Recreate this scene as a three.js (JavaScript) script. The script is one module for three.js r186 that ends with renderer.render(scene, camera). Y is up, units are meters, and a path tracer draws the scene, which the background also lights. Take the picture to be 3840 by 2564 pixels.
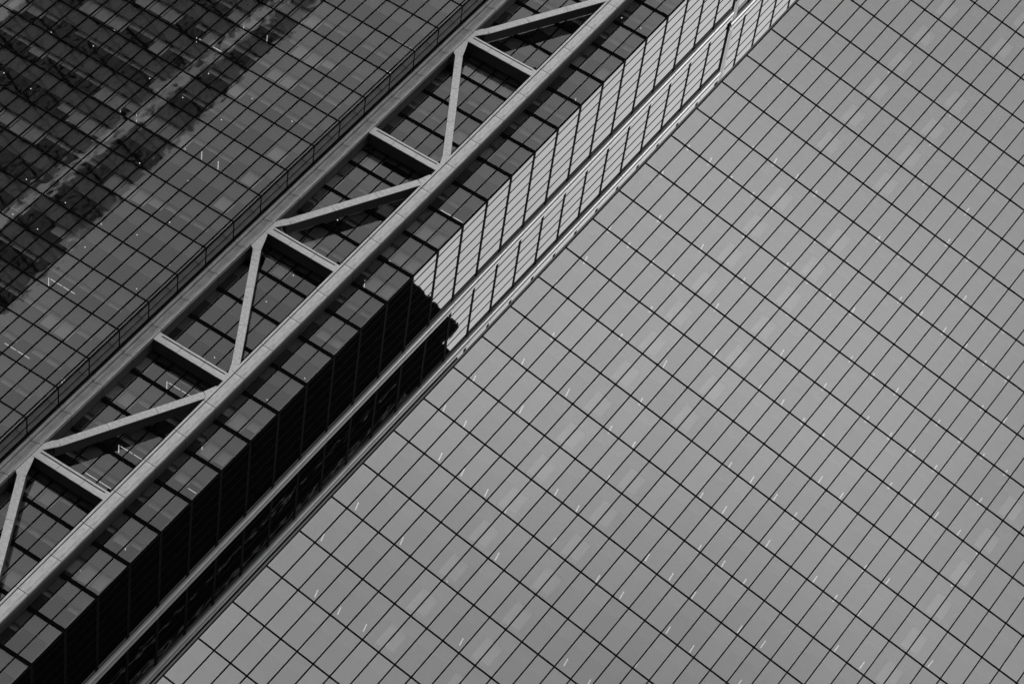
import * as THREE from 'three';
import { mergeGeometries } from 'three/addons/utils/BufferGeometryUtils.js';

// ------------------------------------------------------------------ camera, sky, sun, exposure
const D2R = Math.PI / 180, EYE = 1.6;
const scene = new THREE.Scene();
const camera = new THREE.PerspectiveCamera(12.6095, 1024 / 683, 1, 4000);
camera.position.set(0, EYE, 0);
camera.up.set(-0.68131412, 0.59247549, 0.42986493);
camera.lookAt(0, EYE + 0.58725426, -0.80940251);
camera.updateMatrixWorld(true);
camera.updateProjectionMatrix();

const renderer = new THREE.WebGLRenderer({ antialias: true });
renderer.setSize(1024, 683);
renderer.toneMapping = THREE.LinearToneMapping;
renderer.toneMappingExposure = 1.12;
renderer.shadowMap.enabled = true;

const azel = (az, el) => new THREE.Vector3(Math.sin(az * D2R) * Math.cos(el * D2R), Math.sin(el * D2R), -Math.cos(az * D2R) * Math.cos(el * D2R));
const SUN = azel(92, 46);

function rng(seed) { let a = seed >>> 0; return () => { a = (a + 0x6D2B79F5) >>> 0; let t = a; t = Math.imul(t ^ (t >>> 15), t | 1); t ^= t + Math.imul(t ^ (t >>> 7), t | 61); return ((t ^ (t >>> 14)) >>> 0) / 4294967296; }; }
const hash = (x, y, s) => { let h = Math.imul(x | 0, 374761393) + Math.imul(y | 0, 668265263) + Math.imul(s | 0, 2147483647); h = Math.imul(h ^ (h >>> 13), 1274126177); return ((h ^ (h >>> 16)) >>> 0) / 4294967296; };
function vnoise(x, y, s) { const i = Math.floor(x), j = Math.floor(y), f = x - i, g = y - j, u = f * f * f * (f * (6 * f - 15) + 10), v = g * g * g * (g * (6 * g - 15) + 10); return (hash(i, j, s) * (1 - u) + hash(i + 1, j, s) * u) * (1 - v) + (hash(i, j + 1, s) * (1 - u) + hash(i + 1, j + 1, s) * u) * v; }
const fbm = (x, y, s) => 0.5 * vnoise(x, y, s) + 0.25 * vnoise(2.1 * x + 3, 2.1 * y, s + 1) + 0.15 * vnoise(4.3 * x, 4.3 * y + 7, s + 2) + 0.1 * vnoise(9 * x, 9 * y, s + 3);

{ // a thin overcast: brightest round the veiled sun, fading with the angle from it, with soft cloud texture
  const w = 2048, h = 1024, px = new Float32Array(w * h * 4), d = new THREE.Vector3();
  for (let j = 0; j < h; j++) for (let i = 0; i < w; i++) {
    const phi = ((i + 0.5) / w - 0.5) * 2 * Math.PI, th = ((j + 0.5) / h - 0.5) * Math.PI;
    d.set(Math.cos(phi) * Math.cos(th), Math.sin(th), Math.sin(phi) * Math.cos(th));
    let L;
    if (d.y < 0) L = 0.1;
    else {
      const a = Math.acos(Math.min(1, Math.max(-1, d.dot(SUN)))) / D2R;
      const k = 1 / (d.y + 0.25), c = 0.75 * vnoise(d.x * k * 4.2 + 48.1, d.z * k * 4.2 + 68.47, 3) + 0.25 * vnoise(d.x * k * 9 + 96.2, d.z * k * 9 + 68.47, 9);
      L = (1.04 + 0.85 * Math.exp(-a / 37)) * (0.62 + 0.5 * c);
    }
    px.set([L, L, L, 1], (j * w + i) * 4);
  }
  const t = new THREE.DataTexture(px, w, h, THREE.RGBAFormat, THREE.FloatType);
  t.mapping = THREE.EquirectangularReflectionMapping; t.magFilter = t.minFilter = THREE.LinearFilter; t.needsUpdate = true;
  scene.background = t; scene.environment = t;
}
const sun = new THREE.DirectionalLight(0xffffff, 0.6);
sun.position.copy(SUN).multiplyScalar(600); sun.target.position.set(0, 150, -220); sun.position.add(sun.target.position);
sun.castShadow = true; sun.shadow.radius = 22; sun.shadow.mapSize.set(2048, 2048);
Object.assign(sun.shadow.camera, { left: -220, right: 220, top: 220, bottom: -220, near: 10, far: 1400 });
scene.add(sun, sun.target);

// ------------------------------------------------------------------ materials
const gray = (v) => new THREE.Color().setRGB(v, v, v);
const std = (v, roughness = 0.7, extra = {}) => new THREE.MeshStandardMaterial({ color: gray(v), roughness, ...extra });
const matt = (v) => new THREE.MeshPhysicalMaterial({ color: gray(v), roughness: 0.8, specularIntensity: 0.06 });
function waveMap(seed, n, slope, lo, hi) { // slopes of slightly uneven float glass, tiling every 12 x 16 metres
  const w = 512, h = 512, r = rng(seed), sx = new Float32Array(w * h), sy = new Float32Array(w * h), px = new Float32Array(w * h * 4);
  for (let q = 0; q < n; q++) {
    const lam = lo * Math.pow(hi / lo, r()), ang = r() * Math.PI, kx = Math.round(12 / lam * Math.cos(ang)), ky = Math.round(16 / lam * Math.sin(ang)), ph = r() * 6.283;
    const gx = kx / 12, gy = ky / 16, m = Math.hypot(gx, gy); if (!m) continue;
    const a = slope * Math.sqrt(2 / n) * (0.5 + r());
    for (let j = 0; j < h; j++) for (let i = 0; i < w; i++) { const s = Math.sin(6.283185307 * (kx * i / w + ky * j / h) + ph) * a / m; sx[j * w + i] += s * gx; sy[j * w + i] += s * gy; }
  }
  for (let i = 0; i < w * h; i++) px.set([0.5 + 0.5 * sx[i], 0.5 + 0.5 * sy[i], 1, 1], i * 4);
  const t = new THREE.DataTexture(px, w, h, THREE.RGBAFormat, THREE.FloatType);
  t.wrapS = t.wrapT = THREE.RepeatWrapping; t.magFilter = t.minFilter = THREE.LinearFilter; t.needsUpdate = true; return t;
}
function noiseMap(seed, lo, hi, fx, fy) {
  const n = 256, px = new Uint8Array(n * n * 4);
  for (let j = 0; j < n; j++) for (let i = 0; i < n; i++) { const v = Math.round(255 * (lo + (hi - lo) * fbm(i / n * fx, j / n * fy, seed))); px.set([v, v, v, 255], (j * n + i) * 4); }
  const t = new THREE.DataTexture(px, n, n); t.wrapS = t.wrapT = THREE.MirroredRepeatWrapping; t.magFilter = t.minFilter = THREE.LinearFilter; t.colorSpace = THREE.SRGBColorSpace; t.needsUpdate = true; return t;
}
const waveA = waveMap(5, 46, 0.0027, 0.6, 2.6), waveS = waveMap(9, 40, 0.002, 0.8, 3.0), waveB = waveMap(13, 40, 0.0012, 0.7, 4);
const M = {
  glassA: new THREE.MeshPhysicalMaterial({ color: gray(0.84), transmission: 1, thickness: 0, ior: 1.56, roughness: 0, normalMap: waveA }),
  glassB: new THREE.MeshPhysicalMaterial({ color: gray(0.78), transmission: 1, thickness: 0, ior: 2.42, roughness: 0, normalMap: waveB }),
  darkGlass: new THREE.MeshPhysicalMaterial({ color: gray(0.003), ior: 3.2, roughness: 0.02, normalMap: waveS }),
  revealGlass: new THREE.MeshPhysicalMaterial({ color: gray(0.012), ior: 1.6, roughness: 0.03, normalMap: waveS }),
  bar: matt(0.004),
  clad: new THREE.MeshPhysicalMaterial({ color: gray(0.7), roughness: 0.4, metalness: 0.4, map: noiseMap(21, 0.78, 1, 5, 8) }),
  rail: new THREE.MeshPhysicalMaterial({ color: gray(0.42), roughness: 0.38, metalness: 0.7 }),
  railSide: std(0.5, 0.5), groove: std(0.22, 0.6), band: std(0.4, 0.6),
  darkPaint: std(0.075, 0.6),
  edge: std(0.09, 0.5),
  slab: std(0.08, 0.9), ceiling: std(0.18, 0.9), blind: std(0.34, 0.9), casing: std(0.42, 0.9), core: std(0.12, 0.9),
  lamp: new THREE.MeshStandardMaterial({ color: 0xffffff, emissive: gray(1), emissiveIntensity: 1.5 }), tubeLamp: new THREE.MeshStandardMaterial({ color: 0xffffff, emissive: gray(1), emissiveIntensity: 0.9 }),
  lampB: new THREE.MeshStandardMaterial({ color: 0xffffff, emissive: gray(1), emissiveIntensity: 0.5 }),
  farPanel: matt(0.22), farBar: matt(0.006), farLight: std(0.35, 0.6), blackPanel: matt(0.006),
  ground: std(0.05, 0.95, { map: noiseMap(31, 0.7, 1, 20, 20) }), roof: std(0.15, 0.9),
};

// panes differ slightly from one another in their coating
const variants = (m, iors) => iors.map((v) => { const c = m.clone(); c.ior = v; return c; });
const GA = variants(M.glassA, [1.54, 1.52, 1.56]), GB = variants(M.glassB, [2.42, 2.37, 2.4, 2.47]), GS = variants(M.darkGlass, [2.75, 2.62, 2.85]);

// ------------------------------------------------------------------ helpers
const UNIT = new THREE.BoxGeometry(1, 1, 1);
function put(o, name, parent) { o.name = name; o.castShadow = o.receiveShadow = true; parent.add(o); return o; }
function box(name, parent, mat, x0, x1, y0, y1, z0, z1) {
  const o = put(new THREE.Mesh(UNIT, mat), name, parent);
  o.scale.set(Math.abs(x1 - x0), Math.abs(y1 - y0), Math.abs(z1 - z0)); o.position.set((x0 + x1) / 2, (y0 + y1) / 2, (z0 + z1) / 2); return o;
}
function boxGeo(x0, x1, y0, y1, z0, z1) { const g = new THREE.BoxGeometry(x1 - x0, y1 - y0, z1 - z0); g.translate((x0 + x1) / 2, (y0 + y1) / 2, (z0 + z1) / 2); return g; }
function merged(name, parent, mat, geos) { return put(new THREE.Mesh(mergeGeometries(geos), mat), name, parent); }
const group = (name, parent, label) => { const g = new THREE.Group(); g.name = name; if (label) g.userData.label = label; parent.add(g); return g; };
function plate(name, parent, mat, pts, z0, z1) { // outline in x, y; thickness along z
  const g = new THREE.ExtrudeGeometry(new THREE.Shape(pts.map((p) => new THREE.Vector2(p[0], p[1]))), { depth: z1 - z0, bevelEnabled: false }); g.translate(0, 0, z0);
  return put(new THREE.Mesh(g, mat), name, parent);
}
function profile(pts) { // outline in plan (x, z); one metre tall
  const g = new THREE.ExtrudeGeometry(new THREE.Shape(pts.map((p) => new THREE.Vector2(p[0], -p[1]))), { depth: 1, bevelEnabled: false, curveSegments: 6 }); g.rotateX(-Math.PI / 2); return g;
}
// panes: unit boxes whose uv picks one of several patches of the glass' unevenness
const PANES = [];
{ const r = rng(77);
  for (let k = 0; k < 14; k++) { const g = new THREE.BoxGeometry(1, 1, 0.024), uv = g.attributes.uv, u0 = r(), v0 = r(), su = 0.125 * (r() < 0.5 ? 1 : -1), sv = 0.253;
    for (let i = 0; i < uv.count; i++) uv.setXY(i, u0 + su * uv.getX(i), v0 + sv * uv.getY(i)); PANES.push(g); } }
const DOT = new THREE.CylinderGeometry(0.045, 0.045, 0.03, 10);
const tmp = new THREE.Vector3();
function seenArea(root, corners) { // how large a pane shows in the photograph's frame, 0 if outside it
  const p = corners.map((c) => { tmp.set(c[0], c[1], c[2]); root.localToWorld(tmp); tmp.project(camera); return [tmp.x, tmp.y, tmp.z]; });
  const cx = (p[0][0] + p[2][0]) / 2, cy = (p[0][1] + p[2][1]) / 2;
  if (Math.abs(cx) > 1.06 || Math.abs(cy) > 1.08 || p[0][2] > 1) return 0;
  let a = 0; for (let i = 0; i < 4; i++) { const b = p[(i + 1) % 4]; a += p[i][0] * b[1] - b[0] * p[i][1]; } return Math.abs(a);
}
// list: { x, y, z, w, h, turn }, centres of panes; those that show largest become meshes of their own
function glaze(parent, root, name, mats, list, most, tilt, hide) {
  const r = rng(list.length * 7 + 1);
  for (const p of list) {
    p.k = Math.floor(r() * PANES.length); p.m = mats[Math.floor(r() * mats.length)]; p.rx = (r() - 0.5) * 2 * tilt; p.ry = (r() - 0.5) * 2 * tilt;
    const c = Math.cos(p.turn), s = Math.sin(p.turn), dx = p.w / 2 * c, dz = -p.w / 2 * s;
    p.a = hide && hide(p) ? 0 : seenArea(root, [[p.x - dx, p.y - p.h / 2, p.z - dz], [p.x + dx, p.y - p.h / 2, p.z + dz], [p.x + dx, p.y + p.h / 2, p.z + dz], [p.x - dx, p.y + p.h / 2, p.z - dz]]);
  }
  list.sort((a, b) => b.a - a.a);
  const rest = [], e = new THREE.Euler(), m = new THREE.Matrix4(), q = new THREE.Quaternion();
  list.forEach((p, i) => {
    e.set(p.rx, p.turn + p.ry, 0, 'YXZ');
    if (i < most && p.a > 0) { const o = put(new THREE.Mesh(PANES[p.k], p.m), name, parent); o.position.set(p.x, p.y, p.z); o.rotation.copy(e); o.scale.set(p.w, p.h, 1); }
    else rest.push(PANES[p.k].clone().applyMatrix4(m.compose(new THREE.Vector3(p.x, p.y, p.z), q.setFromEuler(e), new THREE.Vector3(p.w, p.h, 1))));
  });
  if (rest.length) merged(name + '_field', parent, mats[0], rest).userData.kind = 'stuff';
}
const visible = (root, x, y, z, m = 1.02) => { tmp.set(x, y, z); root.localToWorld(tmp); tmp.project(camera); return Math.abs(tmp.x) < m && Math.abs(tmp.y) < m && tmp.z < 1; };

// ------------------------------------------------------------------ ground
{ const g = new THREE.PlaneGeometry(3000, 3000); g.rotateX(-Math.PI / 2); const uv = g.attributes.uv; for (let i = 0; i < uv.count; i++) uv.setXY(i, uv.getX(i) * 60, uv.getY(i) * 60);
  const o = put(new THREE.Mesh(g, M.ground), 'ground', scene); o.userData = { kind: 'structure', label: 'dark paved ground at the foot of the towers', category: 'ground' }; }

// ------------------------------------------------------------------ the dark tower with the braced bay
const A = new THREE.Group(); A.name = 'braced_office_tower'; scene.add(A);
A.userData = { label: 'dark glass office tower with pale steel bracing climbing its corner bay', category: 'tower' };
A.position.set(-36.8499, 0, -233.36888); A.rotation.y = -21.056659 * D2R; A.updateMatrixWorld(true);
const levA = (n) => { // floor levels, counted downwards
  const f = (k) => { const u = (k - 9) / 10; return (-(k - 9) + 42.2660451 - 0.0612167 * u * u - 0.0111073 * u ** 3 - 0.0225349 * u ** 4) * 4.05 + EYE; };
  if (n > 26) return f(26) - (n - 26) * 4.36; if (n < -6) return f(-6) + (-6 - n) * 3.9; return f(n);
};
const colA = (m) => { const f = (u) => (u - 0.00031074 * u * u + 0.000574076 * u ** 3) * 1.5005, u = m + 8; return u < -10.5 ? f(-10.5) + (u + 10.5) * 1.5005 * 1.19 : f(u); };
const N0 = -9, N1 = 48, TOP = levA(N0), ZC = -4.265, XS = 26.484, XE = 12.15, ZP = -2.45, XL = colA(-34);
const BACK = -52;

{ // front curtain wall
  const F = group('curtain_wall', A, 'wide front wall of narrow glass panes mirroring a dark tower');
  const xs = []; for (let m = -34; m <= -1; m++) xs.push(colA(m)); xs.push(XE - 0.3, XE);
  const list = [];
  for (let n = N0; n < N1; n++) { const y1 = levA(n), y0 = levA(n + 1);
    for (let i = 0; i + 1 < xs.length; i++) list.push({ x: (xs[i] + xs[i + 1]) / 2, y: (y0 + y1) / 2, z: -0.03, w: xs[i + 1] - xs[i], h: y1 - y0, turn: 0 }); }
  glaze(F, A, 'pane', GA, list, 300, 0.0007);
  xs.forEach((x, i) => box('mullion', F, M.bar, x - 0.045, x + (i === xs.length - 1 ? 0.06 : 0.045), 0, TOP, -0.12, 0.035));
  for (let n = N0; n <= N1; n++) box('transom', F, M.bar, XL, XE, levA(n) - 0.05, levA(n) + 0.05, -0.12, 0.03);
}
{ // the return beside the first chord
  const F = group('return_wall', A, 'narrow dark glass return between the front wall and the first chord');
  const list = [], zs = [0, -1.22, ZP - 0.02];
  for (let n = N0; n < N1; n++) for (let i = 0; i < 2; i++) list.push({ x: XE + 0.01, y: (levA(n) + levA(n + 1)) / 2, z: (zs[i] + zs[i + 1]) / 2, w: zs[i] - zs[i + 1], h: levA(n) - levA(n + 1), turn: Math.PI / 2 });
  glaze(F, A, 'pane', [M.revealGlass], list, 60, 0.001);
  for (let i = 1; i < 3; i++) box('mullion', F, M.bar, XE - 0.03, XE + 0.05, 0, TOP, zs[i] - 0.03, zs[i] + 0.03);
  for (let n = N0; n <= N1; n++) box('transom', F, M.bar, XE - 0.03, XE + 0.045, levA(n) - 0.06, levA(n) + 0.06, ZP, -0.1);
}
const cx = []; for (let k = 9; k >= 1; k--) cx.push(XS - 1.5 * k - 0.02);
{ // recessed curtain wall behind the bracing
  const F = group('curtain_wall', A, 'recessed glass wall behind the bracing with broad black floor bands');
  const xs = [XE, ...cx, XS], list = [];
  for (let n = N0; n < N1; n++) for (let i = 0; i + 1 < xs.length; i++) { const y1 = levA(n), y0 = levA(n + 1); list.push({ x: (xs[i] + xs[i + 1]) / 2, y: (y0 + y1) / 2, z: ZC - 0.03, w: xs[i + 1] - xs[i], h: y1 - y0, turn: 0 }); }
  glaze(F, A, 'pane', GA, list, 260, 0.001);
  xs.forEach((x, i) => { if (i) box('mullion', F, M.bar, x - (i === xs.length - 1 ? 0.1 : 0.042), x + (i === xs.length - 1 ? 0.05 : 0.042), 0, TOP, ZC - 0.12, ZC + 0.035); });
  for (let n = N0; n <= N1; n++) box('transom', F, M.bar, XE, XS - 0.02, levA(n) - 0.19, levA(n) + 0.19, ZC - 0.12, ZC + 0.03);
}
{ // flank
  const F = group('curtain_wall', A, 'bright flank of dark mirror glass panels in tall narrow strips');
  const zs = [0]; for (let k = 0; k < 31; k++) zs.push(1 + 1.5 * k);
  const list = [];
  for (let n = N0; n < N1; n++) for (let i = 0; i + 1 < zs.length; i++) { const y1 = levA(n), y0 = levA(n + 1), a = ZC - zs[i], b = ZC - zs[i + 1]; list.push({ x: XS - 0.0, y: (y0 + y1) / 2, z: (a + b) / 2, w: a - b, h: y1 - y0, turn: Math.PI / 2 }); }
  glaze(F, A, 'glass_panel', GS, list, 300, 0.0011, (p) => p.z < ZC - 24);
  zs.forEach((d, i) => { if (i) box('mullion', F, M.bar, XS - 0.03, XS + 0.035, 0, TOP, ZC - d - 0.06, ZC - d + 0.06); });
  for (let n = N0; n <= N1; n++) box('transom', F, M.bar, XS - 0.03, XS + 0.045, levA(n) - 0.18, levA(n) + 0.18, BACK, ZC - 0.06);
}
// inside: slabs, ceilings, walls
for (let n = N0; n < N1; n++) { const y = levA(n);
  box('floor_slab', A, M.slab, XL + 0.1, XE - 0.1, y - 1.1, y - 0.06, -9, -0.3);
  box('floor_slab', A, M.slab, XE + 0.1, XS - 0.35, y - 1.1, y - 0.06, -12, ZC - 0.3);
  if (y < 85) continue;
  box('bulkhead', A, M.slab, XL + 0.1, XE - 0.1, y - 1.72, y - 0.1, -0.29, -0.2); box('bulkhead', A, M.slab, XE + 0.1, XS - 0.35, y - 1.72, y - 0.1, ZC - 0.29, ZC - 0.2);
  box('ceiling', A, M.ceiling, XL + 0.1, XE - 0.1, y - 1.15, y - 1.105, -8.9, -0.32);
  box('ceiling', A, M.ceiling, XE + 0.1, XS - 0.35, y - 1.15, y - 1.105, -11.9, ZC - 0.32);
}
merged('core', A, M.core, [boxGeo(XL, XE - 0.02, 0, TOP, BACK, -9.05), boxGeo(XE, XS - 0.1, 0, TOP, BACK + 0.1, -12.05), boxGeo(XS - 0.3, XS - 0.04, 0, TOP, BACK + 0.2, ZC - 0.1), boxGeo(XE - 0.09, XE - 0.03, 0, TOP, -9, -0.2), boxGeo(XL - 0.2, XL + 0.05, 0, TOP, BACK + 0.3, 0)]);
box('roof', A, M.roof, XL, XS, TOP + 0.06, TOP + 0.6, BACK, ZC - 0.05);

{ // blinds and lamps behind the glass
  const r = rng(404);
  const fit = (x0, x1, zf, n, i, sd) => {
    const top = levA(n), v = vnoise(i * 0.55 + sd, n * 1.7, 8), row = hash(n, sd, 4);
    let low = 0; if (v > 0.72) low = 3.2 + 0.3 * hash(i, n, 6); else if (v > 0.68) low = 2.7; else if (row > 0.3 && hash(i, n, 7) > 0.18) low = 2.0 + 0.25 * row;
    if (low && visible(A, (x0 + x1) / 2, top - 2, zf)) box('blind', A, M.blind, x0 + 0.05, x1 - 0.05, top - low, top - 1.2, zf - 0.565, zf - 0.55);
  };
  for (let n = -3; n < 24; n++) {
    for (let m = -26; m < -1; m++) fit(colA(m), colA(m + 1), 0, n, m, 0);
    for (let i = 0; i < cx.length; i++) fit(cx[i], cx[i + 1] ?? XS - 0.4, ZC, n, i, 50);
    const y = levA(n) - 1.16;
    const across = (x, zf, d) => { if (visible(A, x, y, zf)) { box('ceiling_light', A, M.tubeLamp, x - 0.022, x + 0.022, y - 0.03, y, zf - d - 0.3, zf - d); box('ceiling_light', A, M.tubeLamp, x - 0.022, x + 0.022, y - 0.03, y, zf - d - 1.05, zf - d - 0.36); } };
    const along = (x, l, zf, d) => { if (x + l < (zf ? 25.9 : 11.9) && visible(A, x, y, zf)) box('ceiling_light', A, M.tubeLamp, x, x + l, y - 0.03, y, zf - d - 0.03, zf - d); };
    const dot = (x, zf, d) => { if (visible(A, x, y, zf)) { const o = put(new THREE.Mesh(DOT, M.lamp), 'downlight', A); o.position.set(x, y - 0.02, zf - d); } };
    const kind = hash(n, 3, 12);
    for (const [x0, x1, zf] of [[-20, 11, 0], [14, 25.6, ZC]]) {
      if (kind < 0.3) { const st = 1.8 + r() * 1.4, a = x0 + r() * 12; for (let x = a; x < Math.min(x1, a + 9 + r() * 8); x += st) across(x, zf, 2.4 + r() * 0.1); }
      else if (kind < 0.62) { for (let x = x0 + r() * 4; x < x1; x += 2.2 + r() * 5) dot(x, zf, 2 + 1.4 * Math.round(r())); }
      else { for (let x = x0 + r() * 9; x < x1; x += 6 + r() * 12) { along(x, 1.3, zf, 3.1); along(x + 1.45, 1.3, zf, 3.1); if (r() < 0.5) across(x - 0.2, zf, 3.1); } }
    }
  }
}

// ------------------------------------------------------------------ bracing in front of the recessed wall
const JOINT = 0.03;
function chord(x0, recess) { // one face in pale cladding, a storey to a panel; sides dark
  const C = group('truss_chord', A, recess > 0.1 ? 'pale chord set against the dark return wall' : 'pale chord standing clear beside the glass corner');
  const z = ZP, parts = {
    edge_trim: profile([[x0, z], [x0 + 0.2, z], [x0 + 0.2, z - 0.2 - recess], [x0, z - 0.2 - recess]]),
    cladding_panel: profile([[x0 + 0.28, z - recess], [x0 + 0.97, z - recess * 0.25 - 0.03], [x0 + 0.97, z - recess - 0.12], [x0 + 0.28, z - recess - 0.12]]),
    nosing: profile([[x0 + 0.98, z - 0.06], [x0 + 1.24, z - 0.02], [x0 + 1.28, z - 0.05], [x0 + 1.28, z - 0.2 - recess], [x0 + 0.98, z - 0.2 - recess]]),
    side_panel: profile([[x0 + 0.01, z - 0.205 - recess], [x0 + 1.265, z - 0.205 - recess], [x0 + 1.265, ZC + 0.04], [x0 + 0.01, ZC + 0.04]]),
  };
  for (let n = N0; n < 27; n++) for (const [name, g] of Object.entries(parts)) {
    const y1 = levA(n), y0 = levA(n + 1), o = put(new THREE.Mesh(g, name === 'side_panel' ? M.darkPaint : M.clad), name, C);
    o.position.y = y0 + JOINT; o.scale.y = y1 - y0 - 2 * JOINT;
  }
  box('backing', C, M.bar, x0 + 0.03, x0 + 1.25, 0, TOP, ZC + 0.06, z - recess - 0.14);
}
chord(12.36, 0.3); chord(21.38, 0.05);
const BX0 = 13.66, BX1 = 21.37, ZB = -2.66;
const NODES = [-4, 0, 4, 8, 12, 16, 20, 24, 28];
for (const n of NODES) { const y = levA(n), a = y - 1.22, b = y - 0.26, B = group('truss_beam', A, 'pale horizontal beam with a black slot, dark beneath');
  const w = (BX1 - BX0) / 3;
  for (let k = 0; k < 3; k++) box('cladding_panel', B, M.clad, BX0 + k * w + (k ? 0.02 : 0), BX0 + (k + 1) * w - 0.02, a, b - 0.33, ZB - 0.08, ZB);
  for (let k = 0; k < 3; k++) box('edge_trim', B, M.clad, BX0 + k * w + (k ? 0.02 : 0), BX0 + (k + 1) * w - 0.02, b - 0.2, b, ZB - 0.3, ZB);
  box('edge_trim', B, M.clad, BX0, BX0 + 0.42, b - 0.327, b - 0.203, ZB - 0.08, ZB - 0.005); box('edge_trim', B, M.clad, BX1 - 0.42, BX1, b - 0.327, b - 0.203, ZB - 0.08, ZB - 0.005);
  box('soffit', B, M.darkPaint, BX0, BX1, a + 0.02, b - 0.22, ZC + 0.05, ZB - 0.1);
  const f = group('floodlight', A); f.position.set(BX1 - 0.4, b, ZB - 0.16);
  const s = put(new THREE.Mesh(new THREE.SphereGeometry(0.17, 14, 10), M.bar), 'housing', f); s.position.y = 0.2; box('bracket', f, M.bar, -0.05, 0.05, 0, 0.12, -0.05, 0.05);
}
function brace(P, Q, gp, gq) { // P, Q: middle of the first and last joint; gp, gq: outlines of the end plates
  const G = group('truss_brace', A, Q[0] > P[0] ? 'pale diagonal brace leaning away from the dark return' : 'pale diagonal brace leaning toward the dark return');
  const d = [Q[0] - P[0], Q[1] - P[1]], L = Math.hypot(...d), t = [d[0] / L, d[1] / L], s = [-t[1] * 0.365, t[0] * 0.365];
  const quad = (a, b, e = 0) => { const k = 1 - e; return [[P[0] + t[0] * a + s[0] * k, P[1] + t[1] * a + s[1] * k], [P[0] + t[0] * a - s[0] * k, P[1] + t[1] * a - s[1] * k], [P[0] + t[0] * b - s[0] * k, P[1] + t[1] * b - s[1] * k], [P[0] + t[0] * b + s[0] * k, P[1] + t[1] * b + s[1] * k]]; };
  for (let k = 0; k < 3; k++) plate('cladding_panel', G, M.clad, quad(L * k / 3 + 0.018, L * (k + 1) / 3 - 0.018), ZB - 0.08, ZB);
  plate('end_plate', G, M.clad, gp, ZB - 0.081, ZB - 0.002); plate('end_plate', G, M.clad, gq, ZB - 0.081, ZB - 0.002);
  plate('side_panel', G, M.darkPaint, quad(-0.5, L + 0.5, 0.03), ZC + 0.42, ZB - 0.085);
  plate('back_plate', G, M.clad, quad(0.2, L - 0.2, 0.12), ZC + 0.38, ZC + 0.415);
}
NODES.forEach((n, i) => {
  if (!i) return; const lo = levA(n), hi = levA(NODES[i - 1]);
  const XLc = BX0, XRc = BX1;
  if (((n / 4) & 1) === 1) { // leans outwards going up: n = 4, 12, 20 at the foot
    const a = [14.64, lo + 1.2], b = [21.0, hi - 3.42];
    brace(a, b, [[14.36, lo + 1.4], [14.02, lo + 1.05], [XLc, lo + 0.35], [XLc, lo - 0.26], [14.0, lo - 0.26], [14.93, lo + 0.98]], [[20.71, hi - 3.2], [21.14, hi - 2.05], [XRc, hi - 2.0], [XRc, hi - 3.6], [21.3, hi - 3.58]]);
  } else {
    const a = [21.02, lo + 0.96], b = [14.4, hi - 3.42];
    brace(a, b, [[20.7, lo + 0.78], [21.1, lo - 0.26], [XRc, lo - 0.26], [XRc, lo + 1.15], [21.32, lo + 1.12]], [[14.1, hi - 3.62], [14.7, hi - 3.22], [14.28, hi - 2.0], [14.0, hi - 1.26], [XLc, hi - 1.26], [XLc, hi - 3.3]]);
  }
});

// ------------------------------------------------------------------ vertical rails on the flank
function railAt(d0, na, nb, yTop) {
  const R = group('cladding_rail', A, 'pale vertical rail standing proud of the flank'), x = XS, z = ZC - d0;
  const round = []; for (let k = 0; k <= 10; k++) { const t = Math.PI * k / 10; round.push([x + 0.2 + 0.12 * Math.sin(t), z - 0.24 + 0.21 * Math.cos(t)]); }
  const parts = {
    tube: profile([[x + 0.06, z - 0.03], ...round, [x + 0.06, z - 0.45]]),
    web: profile([[x + 0.05, z - 0.46], [x + 0.18, z - 0.46], [x + 0.18, z - 0.84], [x + 0.05, z - 0.84]]),
    flange: profile([[x + 0.05, z - 0.85], [x + 0.24, z - 0.85], [x + 0.26, z - 0.88], [x + 0.26, z - 1.15], [x + 0.05, z - 1.15]]),
    side_strip: profile([[x + 0.05, z + 0.03], [x + 0.27, z + 0.03], [x + 0.27, z - 0.02], [x + 0.05, z - 0.02]]),
  };
  for (let n = na; n < nb; n++) for (const [name, g] of Object.entries(parts)) {
    const o = put(new THREE.Mesh(g, name === 'side_strip' ? M.railSide : name === 'web' ? M.groove : M.rail), name, R), y0 = levA(n + 1) + 0.02, y1 = n === na && yTop ? yTop : levA(n) - 0.02; o.position.y = y0; o.scale.y = y1 - y0;
  }
}
railAt(10.6, -4, 27, levA(-4)); railAt(19.5, -4, 27, levA(-4)); railAt(12.4, N0, -4); 
{ const y = levA(-4), B = group('cladding_band', A, 'pale horizontal band where the flank rails stop');
  box('panel', B, M.band, XS + 0.05, XS + 0.14, y + 0.15, y + 0.55, ZC - 40, ZC - 9.6); box('panel', B, M.band, XS + 0.05, XS + 0.12, y + 0.68, y + 1.25, ZC - 40, ZC - 9.6); box('joint', B, M.railSide, XS + 0.05, XS + 0.1, y + 0.53, y + 0.7, ZC - 39.9, ZC - 9.7); }

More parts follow.
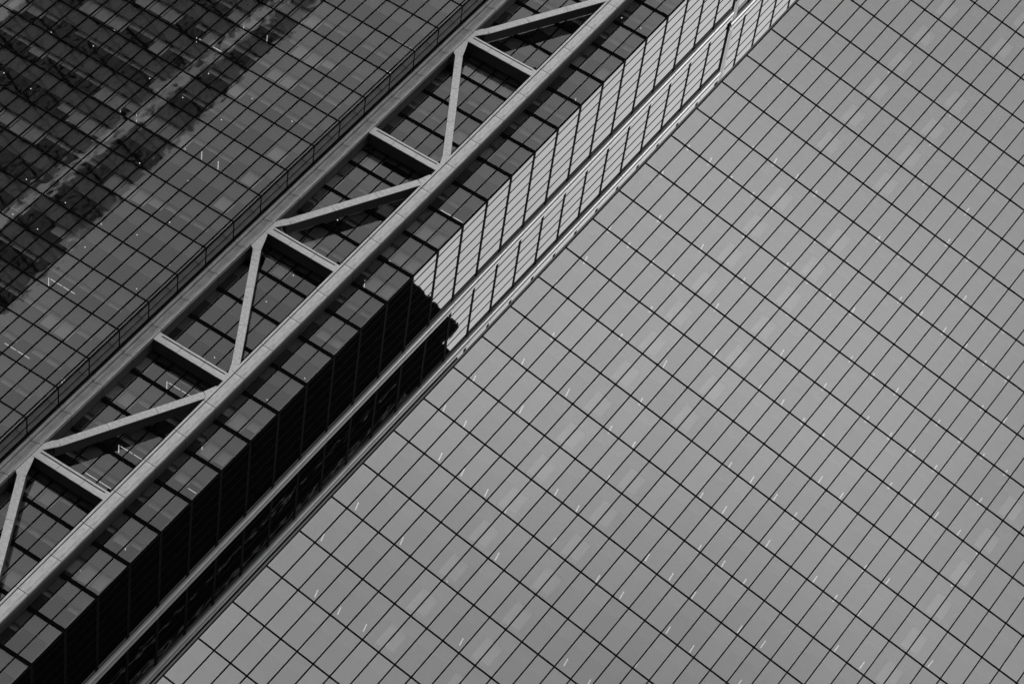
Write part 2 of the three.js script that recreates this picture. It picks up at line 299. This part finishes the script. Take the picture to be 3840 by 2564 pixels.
// ------------------------------------------------------------------ the pale mirror tower in front
const B = new THREE.Group(); B.name = 'mirror_glass_tower'; scene.add(B);
B.userData = { label: 'bright mirror glass tower with a plain grid of tall panes', category: 'tower' };
B.position.set(18.46153, 0, -192.37354); B.rotation.y = -10.5394347 * D2R; B.updateMatrixWorld(true);
const levB = (j) => { const f = (k) => (k + 0.00181252 * k * k + 0.000116404 * k ** 3) * 4.05 + 156.9007 + EYE, k = j - 8; return k < -12 ? f(-12) + (k + 12) * 4.05 : k > 13 ? f(13) + (k - 13) * 4.3 : f(k); };
const colB = (i) => { const f = (k) => (k + 0.00119729 * k * k + 0.0000518386 * k ** 3) * 1.5005, k = i - 14; return k > 19 ? f(19) + (k - 19) * 1.62 : f(k); };
const J0 = Math.ceil(8 - 12 - (levB(-4) / 4.05)) + 1, J1 = 27, BE = -20.77, BX = colB(46), BD = -26, TOPB = levB(J1), LOW = levB(J0);
{ const F = group('curtain_wall', B, 'sheer wall of bright mirror panes in a black grid');
  const xs = [BE]; for (let i = 1; i <= 46; i++) xs.push(colB(i));
  const list = [];
  for (let j = J0; j < J1; j++) for (let i = 0; i + 1 < xs.length; i++) { const y0 = levB(j), y1 = levB(j + 1); list.push({ x: (xs[i] + xs[i + 1]) / 2, y: (y0 + y1) / 2, z: -0.03, w: xs[i + 1] - xs[i], h: y1 - y0, turn: 0 }); }
  glaze(F, B, 'pane', GB, list, 300, 0.0009);
  xs.forEach((x, i) => { if (i) box('mullion', F, M.bar, x - 0.05, x + 0.05, LOW, TOPB, -0.12, 0.03); });
  for (let j = J0; j <= J1; j++) box('transom', F, M.bar, BE, BX, levB(j) - 0.05, levB(j) + 0.05, -0.12, 0.026);
  box('corner_trim', F, M.bar, BE - 0.1, BE - 0.01, LOW, TOPB, -0.3, 0.02); box('corner_trim', F, M.edge, BE - 0.26, BE - 0.11, LOW, TOPB, -0.5, -0.05);
}
for (let j = J0; j < J1; j++) { const y = levB(j + 1);
  box('floor_slab', B, M.slab, BE + 0.1, BX - 0.1, y - 1.1, y - 0.06, -9, -0.3);
  if (y > 85) box('ceiling', B, M.ceiling, BE + 0.1, BX - 0.1, y - 1.15, y - 1.105, -8.9, -0.32);
}
merged('core', B, M.core, [boxGeo(BE, BX, 0, TOPB, BD, -9.05), boxGeo(BE - 0.05, BE + 0.05, 0, TOPB, -9, -0.35), boxGeo(BX - 0.05, BX + 0.05, 0, TOPB, -9, -0.35), boxGeo(BE + 0.05, BX - 0.05, 0, LOW - 0.06, -9, 0)]);
box('roof', B, M.roof, BE, BX, TOPB + 0.06, TOPB + 0.6, BD, 0);
{ const r = rng(909);
  for (let j = -3; j < 20; j++) { const y = levB(j + 1) - 1.16;
    for (const c of [7, 11, 27]) { const x = colB(c); if (hash(j, c, 2) > 0.1 && visible(B, x, y, 0)) { box('column_casing', B, M.casing, x - 0.74, x - 0.06, y - 2.2, y, -0.95, -0.45); box('column_casing', B, M.casing, x + 0.02, x + 0.7, y - 1.9, y, -1.1, -0.6); } }
    for (let i = 0; i < 28; i++) { const x = -20 + i * 2.2 + (j & 1) * 0.3 + 0.25 * hash(i, j, 21); if (hash(i, j, 5) < (j > 12 ? 0.86 : 0.42) || !visible(B, x, y, 0)) continue; const d = 2.5 + 0.7 * hash(i, j, 9);
      box('ceiling_light', B, M.lampB, x - 0.045, x + 0.045, y - 0.03, y, -d - 0.3, -d); box('ceiling_light', B, M.lampB, x - 0.045, x + 0.045, y - 0.03, y, -d - 1.1, -d - 0.38); }
  } }

// ------------------------------------------------------------------ towers that show only as reflections
function farTower(name, label, pos, turn, x0, x1, d, h, stepX, stepY, panel, fins = []) {
  const T = new THREE.Group(); T.name = name; scene.add(T); T.userData = { label, category: 'tower' }; T.position.set(pos[0], 0, pos[1]); T.rotation.y = turn;
  box('body', T, panel, x0, x1, 0, h, -d, 0);
  for (let x = x0 + stepX; x < x1 - 0.1; x += stepX) box('mullion', T, M.farBar, x - 0.09, x + 0.09, 0, h, -0.05, 0.12);
  for (let y = stepY; y < h; y += stepY) box('transom', T, M.farBar, x0, x1, y - 0.12, y + 0.12, -0.05, 0.1);
  for (const x of fins) box('fin', T, M.farLight, x - 0.05, x + 0.05, 0, h - 9, 0.13, 0.4);
  return T;
}
const VL = [146.983, -381.775], VS = [-171.2516, -65.9317];
const from = (V, az, s) => [V[0] + Math.sin(az * D2R) * s, V[1] - Math.cos(az * D2R) * s];
{ const s = 380, face = (az) => -az * D2R; // turned to face back along the mirrored line of sight
  const X = (az0, az) => s * Math.tan((az - az0) * D2R);
  const tapered = (name, label, az0, left, right, h, d) => { // left, right: [height, azimuth] down the two slanting edges
    const T = new THREE.Group(); T.name = name; scene.add(T); T.userData = { label, category: 'tower' }; const p = from(VL, az0, s); T.position.set(p[0], 0, p[1]); T.rotation.y = face(az0);
    const at = (edge, y) => { let k = 0; while (k < edge.length - 2 && y < edge[k + 1][0]) k++; const [y1, a1] = edge[k], [y0, a0] = edge[k + 1], f = Math.min(1, Math.max(0, (y - y0) / (y1 - y0))); return X(az0, a0 + (a1 - a0) * f); };
    plate('body', T, M.farPanel, [...left.map(([y, a]) => [X(az0, a), y]), ...[...right].reverse().map(([y, a]) => [X(az0, a), y])], -d, 0);
    for (let y = 3.6; y < h - 1; y += 3.6) { const a = at(left, y), b = at(right, y); box('transom', T, M.farBar, a + 0.05, b - 0.05, y - 0.16, y + 0.16, 0.01, 0.1);
      for (let x = Math.ceil((a + 0.4) / 1.5) * 1.5; x < b - 0.3; x += 1.5) if (y > 180) box('mullion', T, M.farBar, x - 0.13, x + 0.13, y - 3.44, y - 0.16, 0.01, 0.12); }
  };
  tapered('tapered_tower', 'slender tapering dark tower mirrored in the front wall beside a bright slit', -129.0, [[330, -129.05], [293, -129.2], [219, -129.6], [0, -129.9]], [[330, -128.85], [293, -128.72], [219, -128.2], [0, -127.95]], 330, 12);
  tapered('dark_gridded_tower', 'broad dark gridded tower mirrored in the front wall', -126.5, [[330, -128.7], [293, -128.5], [219, -127.98], [180, -127.75], [0, -127.75]], [[330, -124.85], [0, -124.85]], 330, 24);
}
farTower('black_tower', 'long black tower mirrored in the lower flank', from(VS, 44.2, 300), -44.2 * D2R, -17, 66, 24, 300 * Math.tan(35.5 * D2R) + EYE - 3.5, 3, 4, M.blackPanel, [-5.9, -4.3]);
{ const T = scene.getObjectByName('black_tower'), h = 300 * Math.tan(35.5 * D2R) + EYE, r = rng(61); box('penthouse', T, M.blackPanel, -5.1, 66, h - 3.5, h, -18, -0.01); for (let x = -4.6; x < 14; x += 0.9 + r()) box('parapet_block', T, M.blackPanel, x, x + 0.4 + 0.7 * r(), h, h + 0.1 + 0.25 * r(), -1.2, -0.1); }

renderer.render(scene, camera);
